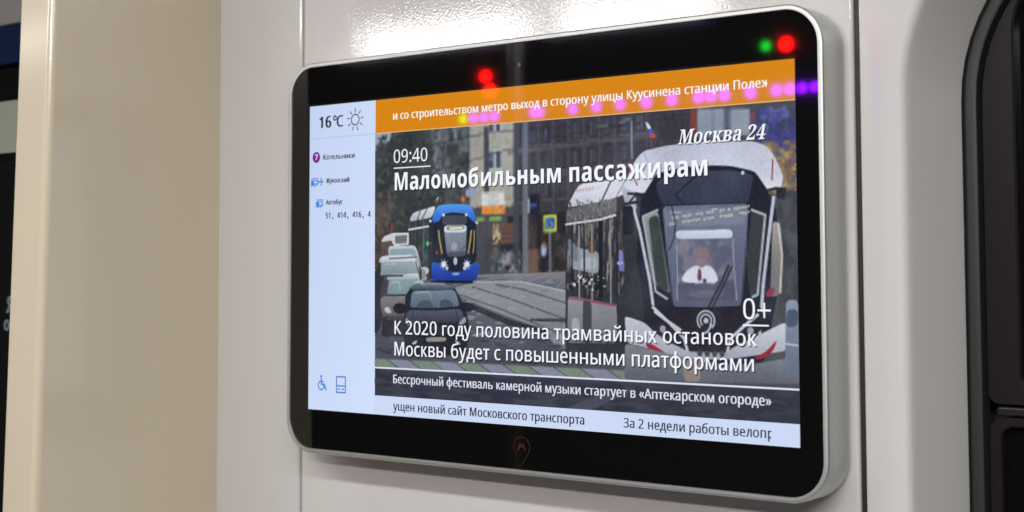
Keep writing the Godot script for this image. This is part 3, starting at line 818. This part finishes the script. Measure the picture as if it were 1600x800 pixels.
	text("Бессрочный фестиваль камерной музыки стартует в «Аптекарском огороде»", "Droid Sans", 435, 1955, 1035, 31, c8(222, 228, 244), 0, 2048, 0.8)
	pic.fill_rect(Rect2i(344, 1083, 1704, 69), c8(204, 218, 246))
	text("ущен новый сайт Московского транспорта", "Droid Sans", 435, 1275, 1132, 30, c8(40, 42, 54), 0, 2048, 0.6)
	text("За 2 недели работы велопр", "Droid Sans", 1430, 1962, 1131, 30, c8(58, 60, 74), 0, 1955, 0.6)
	pic.convert(Image.FORMAT_RGB8)


func _ready() -> void:
	# camera
	var cam := Camera3D.new()
	cam.name = "camera"
	add_child(cam)
	cam.position = Vector3(0.70484, -0.01229, 0.92387)
	cam.rotation_order = EULER_ORDER_YXZ
	cam.rotation_degrees = Vector3(3.43880, 37.75214, -0.15555)
	var lens := CameraAttributesPhysical.new()
	lens.frustum_focal_length = 51.0
	lens.frustum_near = 0.05
	lens.frustum_far = 60.0
	lens.frustum_focus_distance = 1.14
	lens.exposure_aperture = 51.0 / 6.0
	cam.attributes = lens
	cam.near = 0.05
	cam.far = 60.0
	cam.projection = Camera3D.PROJECTION_FRUSTUM
	cam.size = 0.05 * 0.350472
	cam.frustum_offset = Vector2(0.0, 0.05 * -0.050380)
	cam.current = true
	# dim air of the carriage; the lamps do the lighting
	var env := Environment.new()
	env.background_mode = Environment.BG_COLOR
	env.background_color = lin(0.05, 0.05, 0.05)
	env.tonemap_mode = Environment.TONE_MAPPER_LINEAR
	env.tonemap_exposure = 1.0
	env.sdfgi_enabled = true
	env.ssao_enabled = true
	env.ssil_enabled = true
	var we := WorldEnvironment.new()
	we.name = "environment"
	we.environment = env
	add_child(we)

	# ---------------- materials
	var peel := noise_tex(3, 0.075, 512, true, null, 2)
	var wall_paint := mat(lin(0.62, 0.60, 0.59), 0.014)
	wall_paint.normal_enabled = true
	wall_paint.normal_texture = peel
	wall_paint.normal_scale = 0.0115
	wall_paint.uv1_triplanar = true
	wall_paint.uv1_world_triplanar = true
	wall_paint.uv1_scale = Vector3.ONE * 9.0
	var satin: StandardMaterial3D = wall_paint.duplicate()
	satin.roughness = 0.13
	var cream := mat(lin(0.665, 0.575, 0.44), 0.14)
	cream.normal_enabled = true
	cream.normal_texture = peel
	cream.normal_scale = 0.004
	cream.uv1_triplanar = true
	cream.uv1_world_triplanar = true
	cream.uv1_scale = Vector3.ONE * 4.0
	var streak := Image.create(512, 256, false, Image.FORMAT_RGB8)
	var g := RandomNumberGenerator.new()
	g.seed = 21
	streak.fill(Color(0.5, 0.5, 0.5))
	for i in 7000:
		var v := g.randf_range(0.44, 0.58)
		streak.fill_rect(Rect2i(g.randi() % 512, g.randi() % 256, 20 + g.randi() % 90, 1), Color(v, v, v))
	var brushed := mat(lin(0.64, 0.65, 0.63), 1.0, 1.0)
	brushed.roughness_texture = ImageTexture.create_from_image(streak)
	brushed.uv1_scale = Vector3(6.0, 22.0, 1.0)
	var rubber := mat(lin(0.018, 0.018, 0.019), 0.5)
	var black_gloss := mat(lin(0.004, 0.004, 0.004), 0.03)
	var sealant := mat(lin(0.30, 0.28, 0.28), 0.5)

	# ---------------- the carriage side: ground shapes
	var under := obj("wall", null, mat(lin(0.05, 0.05, 0.05), 0.7))
	slab(-1.9, 1.9, -1.75, 0.80, -0.19, -0.135)
	under.mesh = commit()
	tag(under, "dark backing of the carriage side behind the pale panels and the window", "", "", "structure")
	slab(-0.405, -0.2895, -1.6, 0.75, -0.12, -0.036, 0.0025)
	tag(obj("wall_panel", commit(), wall_paint), "narrow pale grey wall panel between cream partition and screen", "wall panel")
	slab(-0.2865, 0.2668, -1.6, 0.75, -0.12, -0.036, 0.0025)
	tag(obj("wall_panel", commit(), wall_paint), "wide glossy pale grey wall panel behind the mounted screen", "wall panel")
	slab(-0.2905, -0.2855, -1.6, 0.75, -0.12, -0.0385, 0.0005, 0.0005)
	tag(obj("joint_strip", commit(), sealant), "thin lilac grey joint strip left of the screen", "joint strip")
	slab(0.265, 0.2725, -1.6, 0.75, -0.12, -0.0395, 0.001, 0.001)
	tag(obj("rubber_strip", commit(), rubber), "black rubber strip in the joint right of the screen", "rubber strip")

	# window panel with its rounded opening, and the window in it
	var wx0 := 0.3208
	var wx1 := 1.45
	var wy0 := -0.62
	var wy1 := 0.2445
	loft([rr(wx0, wx1, wy0, wy1, 0.137, -0.112, 14), rr(wx0, wx1, wy0, wy1, 0.137, -0.097, 14),
		rr(wx0, wx1, wy0, wy1, 0.137, -0.0460, 14, 0.0152), rr(wx0, wx1, wy0, wy1, 0.137, -0.0410, 14, 0.0165), rr(wx0, wx1, wy0, wy1, 0.137, -0.0382, 14, 0.0182), rr(wx0, wx1, wy0, wy1, 0.137, -0.0366, 14, 0.0205),
		rr(wx0, wx1, wy0, wy1, 0.137, -0.036, 14, 0.0230), rr(0.2730, 1.85, -1.6, 0.75, 0.001, -0.036, 14),
		rr(0.2720, 1.851, -1.601, 0.751, 0.002, -0.0366, 14), rr(0.2714, 1.8515, -1.6015, 0.7515, 0.002, -0.0375, 14), rr(0.2714, 1.8515, -1.6015, 0.7515, 0.002, -0.125, 14)])
	tag(obj("window_panel", commit(), satin), "pale grey panel with rounded recess round the dark window", "wall panel")
	var win := thing("carriage_window", "dark carriage window with black rubber surround at right edge", "window", Vector3(0.89, -0.62, -0.105))
	var off := Vector3(-0.89, 0.62, 0.08)
	var moved := func(rings: Array) -> Array:
		var out := []
		for r0 in rings:
			var q := PackedVector3Array()
			for p in r0:
				q.append(p + off)
			out.append(q)
		return out
	loft(moved.call([rr(wx0, wx1, wy0, wy1, 0.137, -0.085, 14, -0.0125), rr(wx0, wx1, wy0, wy1, 0.137, -0.0725, 14, -0.0115), rr(wx0, wx1, wy0, wy1, 0.137, -0.0712, 14, -0.0095),
		rr(wx0, wx1, wy0, wy1, 0.137, -0.0712, 14, -0.0045), rr(wx0, wx1, wy0, wy1, 0.137, -0.0725, 14, -0.0030), rr(wx0, wx1, wy0, wy1, 0.137, -0.076, 14, -0.0022), rr(wx0, wx1, wy0, wy1, 0.137, -0.0765, 14, -0.001), rr(wx0, wx1, wy0, wy1, 0.137, -0.0735, 14, 0.0004), rr(wx0, wx1, wy0, wy1, 0.137, -0.08, 14, 0.003)]))
	obj("gasket", commit(), rubber, win)
	var frame_paint := mat(lin(0.014, 0.0115, 0.011), 0.34)
	frame_paint.metallic_specular = 0.36
	# hinged upper sash: rounded frame and pane
	loft(moved.call([rr(0.3576, wx1 - 0.0375, -0.0955, 0.205, 0.05, -0.088, 14, 0.0, 0.008), rr(0.3576, wx1 - 0.0375, -0.0955, 0.205, 0.05, -0.080, 14, 0.0, 0.008), rr(0.3576, wx1 - 0.0375, -0.0955, 0.205, 0.05, -0.0785, 14, 0.0016, 0.008),
		rr(wx0 + 0.0136, wx1 - 0.0132, -0.107, 0.231, 0.124, -0.0785, 14, 0.0, 0.008), rr(wx0 + 0.0136, wx1 - 0.0132, -0.107, 0.231, 0.124, -0.081, 14, 0.0008, 0.008), rr(wx0 + 0.0136, wx1 - 0.0132, -0.107, 0.231, 0.124, -0.09, 14, 0.0008, 0.008)]))
	var sash := obj("sash_frame", commit(), frame_paint, win)
	fan(moved.call([rr(0.3576, wx1 - 0.0375, -0.0955, 0.205, 0.05, -0.0865, 14, 0.0, 0.008)])[0])
	obj("pane", commit(), black_gloss, win)
	slab(0.340 - 0.89, wx1 - 0.018 - 0.89, -0.1150 + 0.62, -0.1090 + 0.62, -0.008, 0.0025, 0.0015)
	obj("rail", commit(), mat(lin(0.016, 0.014, 0.013), 0.3), win)
	loft(moved.call([rr(0.3425, wx1 - 0.02, -0.595, -0.123, 0.008, -0.088, 14), rr(0.3425, wx1 - 0.02, -0.595, -0.123, 0.008, -0.0805, 14), rr(0.3425, wx1 - 0.02, -0.595, -0.123, 0.008, -0.0795, 14, 0.001),
		rr(wx0 + 0.0136, wx1 - 0.0132, -0.605, -0.1165, 0.01, -0.0795, 14), rr(wx0 + 0.0136, wx1 - 0.0132, -0.605, -0.1165, 0.01, -0.088, 14)]))
	obj("lower_frame", commit(), frame_paint, win)
	fan(moved.call([rr(0.3425, wx1 - 0.02, -0.595, -0.123, 0.008, -0.0865, 14)])[0])
	obj("pane", commit(), black_gloss, win)

	# ---------------- cream partition on the left, leaning a little out at its foot
	var part := thing("partition", "glossy cream partition with bright front edge left of screen", "partition", Vector3(-0.43, -0.9, -0.036))
	var sides := [[], []]
	for e in 2:
		var y: float = [-1.3, 0.75][e]
		var front := 0.1637 - 0.0225 * (y - 0.0)
		var side_ring := PackedVector3Array()
		var r := 0.007
		side_ring.append(Vector3(-0.403, y, -0.06))
		side_ring.append(Vector3(-0.403, y, front * 0.5))
		for i in 9:
			var a := i / 8.0 * PI / 2
			side_ring.append(Vector3(-0.403 - r + r * cos(a), y, front - r + r * sin(a)))
		for i in 7:
			var a := PI / 2 + i / 6.0 * PI / 2
			side_ring.append(Vector3(-0.4512 + 0.003 + 0.003 * cos(a), y, front - 0.003 + 0.003 * sin(a)))
		side_ring.append(Vector3(-0.4512, y, -0.06))
		for i in side_ring.size():
			side_ring[i] -= part.position
		sides[e] = side_ring
	loft([sides[0], sides[1]])
	obj("panel", commit(30.0), cream, part)

	# ---------------- door beyond the partition, seen through a thin slit
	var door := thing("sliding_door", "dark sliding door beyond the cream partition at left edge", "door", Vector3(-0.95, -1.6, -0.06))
	slab(-0.55, 0.46, 0.0, 2.4, -0.03, -0.002, 0.001)
	obj("leaf", commit(), flat(lin(0.006, 0.006, 0.006)), door)
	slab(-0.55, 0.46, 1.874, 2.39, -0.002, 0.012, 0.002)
	obj("grey_reflection", commit(), mat(lin(0.22, 0.21, 0.19), 0.4), door)  # reflected grey ceiling in the door glass, built as a solid coloured band
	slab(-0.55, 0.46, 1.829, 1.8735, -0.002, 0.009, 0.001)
	obj("navy_reflection", commit(), flat(lin(0.008, 0.018, 0.055)), door)  # blue band mirrored in the door glass, put in as flat colour
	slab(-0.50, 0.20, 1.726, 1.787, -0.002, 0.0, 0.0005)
	obj("pale_light_patch", commit(), mat(lin(0.31, 0.335, 0.25), 0.5), door)  # pale light showing in the door glass, painted as a flat patch
	slab(-0.50, 0.42, 0.5, 1.715, -0.002, 0.003, 0.001, 0.03)
	obj("pane", commit(), black_gloss, door)
	for w in [["Я", 0.157, 1.540, 0.019], ["ol", 0.152, 1.520, 0.016]]:
		var gl := glyphs(w[0], "Droid Sans/bold")
		var k: float = w[3] / cap("Droid Sans/bold").y
		for i in range(0, gl.size() - 2, 3):
			var q := []
			for j in 3:
				q.append(Vector3(w[1] + gl[i + j].x * k, w[2] + (gl[i + j].y - cap("Droid Sans/bold").x) * k, 0.0038))
			if (q[1] - q[0]).cross(q[2] - q[0]).z > 0:
				tri(q[0], q[1], q[2])
			else:
				tri(q[0], q[2], q[1])
		obj("lettering", commit(), mat(lin(0.22, 0.24, 0.25), 0.5), door)

	# ---------------- the screen
	draw_screen()
	var unit := thing("information_screen", "wide wall-mounted passenger information screen in brushed aluminium frame", "screen", Vector3(-0.0027, -0.1737, -0.036))
	var u := Vector3(0.0027, 0.1737, 0.036)
	var fx0 := -0.2672
	var fx1 := 0.2618
	var fy0 := -0.1735
	var fy1 := 0.1743
	var rings := []
	for p in [[-0.0042, -0.001], [-0.0042, 0.0008], [-0.0038, 0.0013], [-0.0016, 0.0014], [-0.0007, 0.0010], [-0.0002, 0.0002], [0.0, -0.0012], [0.0, -0.0300], [-0.0008, -0.0325], [-0.0030, -0.0340], [-0.0060, -0.0345], [-0.0060, -0.0362]]:
		rings.append(rr(fx0 + u.x, fx1 + u.x, fy0 + u.y, fy1 + u.y, 0.030, p[1] + u.z, 14, p[0]))
	loft(rings)
	obj("frame", commit(45.0), brushed, unit)
	fan(rr(fx0 + u.x, fx1 + u.x, fy0 + u.y, fy1 + u.y, 0.030, u.z, 14, -0.0042))
	obj("front_glass", commit(), black_gloss, unit)
	# thin lighter border of the panel behind the glass
	loft([rr(-0.2402 + u.x, 0.2402 + u.x, -0.1352 + u.y, 0.1352 + u.y, 0.0004, 0.0002 + u.z, 2), rr(-0.2422 + u.x, 0.2402 + u.x, -0.1352 + u.y, 0.1368 + u.y, 0.0004, 0.0002 + u.z, 2)])
	var screen := obj("display_panel", commit(), mat(lin(0.012, 0.012, 0.011), 0.03), unit)
	var shown := ImageTexture.create_from_image(pic)
	var lit := mat(Color.BLACK, 0.03)
	lit.emission_enabled = true
	lit.emission = Color.BLACK
	lit.emission_texture = shown
	lit.emission_energy_multiplier = 1.0
	for field in [["side_column", 0, 342, 0, 1152], ["orange_ticker", 342, 2048, 0, 124], ["news_picture", 342, 2048, 124, 980], ["caption_band", 342, 2048, 980, 1083], ["white_ticker", 342, 2048, 1083, 1152]]:
		var a := Vector2(field[1] / 2048.0, field[3] / 1152.0)
		var b := Vector2(field[2] / 2048.0, field[4] / 1152.0)
		var p0 := Vector3(-0.24 + 0.48 * a.x, 0.135 - 0.27 * b.y, 0.0004) + u
		var p1 := Vector3(-0.24 + 0.48 * b.x, 0.135 - 0.27 * a.y, 0.0004) + u
		tri(p0, Vector3(p1.x, p0.y, p0.z), p1, Vector2(a.x, b.y), Vector2(b.x, b.y), Vector2(b.x, a.y))
		tri(p0, p1, Vector3(p0.x, p1.y, p0.z), Vector2(a.x, b.y), Vector2(b.x, a.y), Vector2(a.x, a.y))
		obj(field[0], commit(), lit, screen)
	# light sensor above the picture, printed red mark below it
	disc(Vector3(-0.0024, 0.1522, 0.0006) + u, 0.0016, Vector3(0, 0, 1))
	obj("light_sensor", commit(), mat(lin(0.035, 0.035, 0.038), 0.3), unit)
	var mark := mat(lin(0.060, 0.009, 0.007), 0.4)
	var centre := Vector3(-0.0012, -0.1515, 0.0005) + u
	var path := PackedVector3Array()
	for i in 25:
		var a := deg_to_rad(236.0 - 276.0 * i / 24.0)
		path.append(centre + Vector3(cos(a), sin(a), 0) * 0.0079)
	path.append(centre + Vector3(0.0004, -0.0140, 0))
	for i in path.size() - 1:
		var s := (path[i + 1] - path[i]).normalized().cross(Vector3(0, 0, 1)) * 0.00033
		quad(path[i] - s, path[i] + s, path[i + 1] + s, path[i + 1] - s)
		if tris.size() and (tris[-1][1] - tris[-1][0]).cross(tris[-1][2] - tris[-1][0]).z < 0:
			for t in [tris[-1], tris[-2]]:
				var swap = t[1]
				t[1] = t[2]
				t[2] = swap
	for lm in [[-0.0034, -0.0030, -0.0016, 0.0030], [-0.0016, 0.0030, 0.0, -0.0008], [0.0, -0.0008, 0.0016, 0.0030], [0.0016, 0.0030, 0.0034, -0.0030]]:
		var p := centre + Vector3(lm[0], lm[1], 0.00003)
		var q := centre + Vector3(lm[2], lm[3], 0.00003)
		quad(p - Vector3(0.0008, 0, 0), p + Vector3(0.0008, 0, 0), q + Vector3(0.0008, 0, 0), q - Vector3(0.0008, 0, 0))
		if (tris[-1][1] - tris[-1][0]).cross(tris[-1][2] - tris[-1][0]).z < 0:
			for t in [tris[-1], tris[-2]]:
				var swap = t[1]
				t[1] = t[2]
				t[2] = swap
	obj("metro_mark", commit(), mark, unit)

	# ---------------- the rest of the carriage that the gloss reflects
	slab(-4.0, 3.0, -1.75, -1.65, -0.1, 2.6)
	tag(obj("floor", commit(), mat(lin(0.38, 0.37, 0.36), 0.5)), "grey carriage floor", "", "", "structure")
	slab(-4.0, 3.0, 0.80, 0.86, -0.1, 2.6)
	tag(obj("ceiling", commit(), mat(lin(0.55, 0.54, 0.52), 0.6)), "pale carriage ceiling", "", "", "structure")
	slab(-4.0, 3.0, -1.65, 0.80, 2.46, 2.56)
	tag(obj("opposite_wall", commit(), mat(lin(0.012, 0.012, 0.013), 0.5)), "dark opposite side of the carriage", "", "", "structure")
	# ceiling lamps: a row over the aisle and lit panels on the far side, the last added as unseen fill
	for i in 3:
		var x: float = [-1.75, -0.35, 1.05][i]
		var lamp := thing("ceiling_lamp", ["long ceiling lamp towards the door end", "long ceiling lamp in front of the screen", "long ceiling lamp towards the window end"][i], "lamp", Vector3(x, 0.80, 1.0), "ceiling lamps along the aisle")
		slab(-0.64, 0.64, -0.17, 0.0, -0.07, 0.07, 0.004)
		obj("housing", commit(), mat(lin(0.5, 0.5, 0.5), 0.4), lamp)
		quad(Vector3(-0.62, -0.172, -0.05), Vector3(0.62, -0.172, -0.05), Vector3(0.62, -0.172, 0.05), Vector3(-0.62, -0.172, 0.05))
		obj("lamp_diffuser", commit(), glow(Color(1.0, 0.99, 0.97), 4.0), lamp)
		var l := AreaLight3D.new()
		l.name = "lamp_light"
		l.area_size = Vector2(1.22, 0.10)
		l.light_energy = [0.18, 0.92, 1.75][i]
		l.light_color = Color(0.975, 1.0, 0.985)
		l.area_normalize_energy = true
		l.area_range = 8.0
		l.area_attenuation = 2.0
		l.shadow_enabled = true
		lamp.add_child(l)
		l.position = Vector3(0, -0.178, 0)
		l.rotation_degrees = Vector3(-90, 0, 0)
	for i in 3:
		var x0: float = [-2.02, -1.355, 0.15][i]
		var x1: float = [-1.425, -0.92, 1.35][i]  # last panel is added out of view to brighten the wall and frame shadow
		var cove := thing("light_panel", ["lit panel of the far side, nearer the door end", "lit panel of the far side, opposite the screen", "longest far side light panel, added unseen to lift the wall light"][i], "lamp", Vector3((x0 + x1) / 2, 0.6, 1.86), "lit panels along the far side")
		var h := (x1 - x0) / 2
		slab(-h - 0.005, h + 0.005, -0.066, 0.040, 0.0, 0.05, 0.003)
		obj("housing", commit(), mat(lin(0.3, 0.3, 0.3), 0.4), cove)
		for s in [[-0.053, -0.022], [-0.016, 0.030]]:
			quad(Vector3(h, s[0], -0.002), Vector3(-h, s[0], -0.002), Vector3(-h, s[1], -0.002), Vector3(h, s[1], -0.002))
			obj("lamp_diffuser", commit(), glow(Color(1.0, 0.99, 0.985), 20.0), cove)
			var l := AreaLight3D.new()
			l.name = "lamp_light"
			l.area_size = Vector2(2 * h, s[1] - s[0])
			l.light_energy = [0.06, 0.06, 1.45][i] * (s[1] - s[0]) * 10.0
			l.light_color = Color(1.0, 0.955, 0.945)
			l.area_normalize_energy = true
			l.area_range = 8.0
			l.area_attenuation = 2.0
			l.shadow_enabled = true
			cove.add_child(l, true)
			l.position = Vector3(0, (s[0] + s[1]) / 2, -0.006)
	var over := thing("ceiling_lamp", "short wide ceiling lamp over the sliding door", "lamp", Vector3(-2.6, 0.80, 1.5))
	slab(-0.5, 0.5, -0.17, 0.0, -0.14, 0.14, 0.004)
	obj("housing", commit(), mat(lin(0.5, 0.5, 0.5), 0.4), over)
	quad(Vector3(-0.46, -0.172, -0.11), Vector3(0.46, -0.172, -0.11), Vector3(0.46, -0.172, 0.11), Vector3(-0.46, -0.172, 0.11))
	obj("lamp_diffuser", commit(), glow(Color(1.0, 0.99, 0.95), 3.0), over)
	var ol := AreaLight3D.new()
	ol.name = "lamp_light"
	ol.area_size = Vector2(0.9, 0.2)
	ol.light_energy = 0.2
	ol.light_color = Color(1.0, 0.98, 0.93)
	ol.area_normalize_energy = true
	ol.area_range = 8.0
	ol.area_attenuation = 2.0
	ol.shadow_enabled = true
	over.add_child(ol)
	ol.position = Vector3(0, -0.178, 0)
	ol.rotation_degrees = Vector3(-90, 0, 0)
	var pole := thing("handrail", "vertical steel handrail between two lit panels", "handrail", Vector3(-1.20, -1.65, 1.55))
	var low_ring := PackedVector3Array()
	var top_ring := PackedVector3Array()
	for i in 16:
		var a := TAU * i / 16.0
		low_ring.append(Vector3(0.017 * cos(a), 0.0, -0.017 * sin(a)))
		top_ring.append(Vector3(0.017 * cos(a), 2.45, -0.017 * sin(a)))
	loft([low_ring, top_ring])
	obj("pole", commit(), mat(lin(0.5, 0.5, 0.5), 0.3, 1.0), pole)
	for y in [0.0, 2.42]:
		slab(-0.04, 0.04, y, y + 0.03, -0.04, 0.04, 0.004, 0.02)
		obj("flange", commit(), mat(lin(0.4, 0.4, 0.4), 0.35, 1.0), pole)
	# line map with small lit stations, and signal lamps, both above the far doors
	var board := thing("route_map", "dark route map board with a row of violet station lights", "route map", Vector3(-1.5, 0.36, 2.445))
	slab(-0.75, 0.75, 0.0, 0.14, -0.02, 0.01, 0.002)
	obj("board", commit(), mat(lin(0.02, 0.02, 0.022), 0.4), board)
	var xs := [-2.0706, -2.0287, -1.9897, -1.9512, -1.8057, -1.7851, -1.6683, -1.5877, -1.5089, -1.4238, -1.3428, -1.26, -1.2233, -1.1831, -1.1062, -1.0311, -0.9934, -0.9597, -0.9246]
	for i in xs.size():
		disc(Vector3(xs[i] + 1.5 - 0.0, 0.4385 + (xs[i] + 2.07) * 0.0058 - 0.36, -0.0225 + 0.0), 0.0135, Vector3(0, 0, -1), 14)
		var dimmer := 0.75 if i < 9 else 1.0
		obj("station_led", commit(), glow(Color(0.45, 0.92, 0.05) if i == 0 else Color(0.53, 0.04, 1.0), (31.0 if i == 0 else 57.0) * dimmer), board)
	var k := 0
	for d in [[-1.0042, 0.5609, 0.0165, Color(1, 0.02, 0.01), 130.0, "red signal lamp over the far door beside the green one"], [-1.0622, 0.5616, 0.0125, Color(0.02, 0.9, 0.2), 26.0, "green signal lamp over the far door"], [-1.9871, 0.5603, 0.0160, Color(1, 0.02, 0.01), 130.0, "upper red signal lamp above the end of the route map"], [-1.9703, 0.5173, 0.0180, Color(1, 0.06, 0.02), 95.0, "lower red signal lamp above the end of the route map"]]:
		var lamp := thing("signal_lamp", d[5], "signal lamp", Vector3(d[0], d[1], 2.44), "signal lamps over the far doors")
		slab(-0.018, 0.018, -0.018, 0.018, -0.012, 0.02, 0.003)
		obj("housing", commit(), rubber, lamp)
		disc(Vector3(0, 0, -0.0145), d[2], Vector3(0, 0, -1), 18)
		obj("signal_led", commit(), glow(d[3], d[4]), lamp)
		k += 1
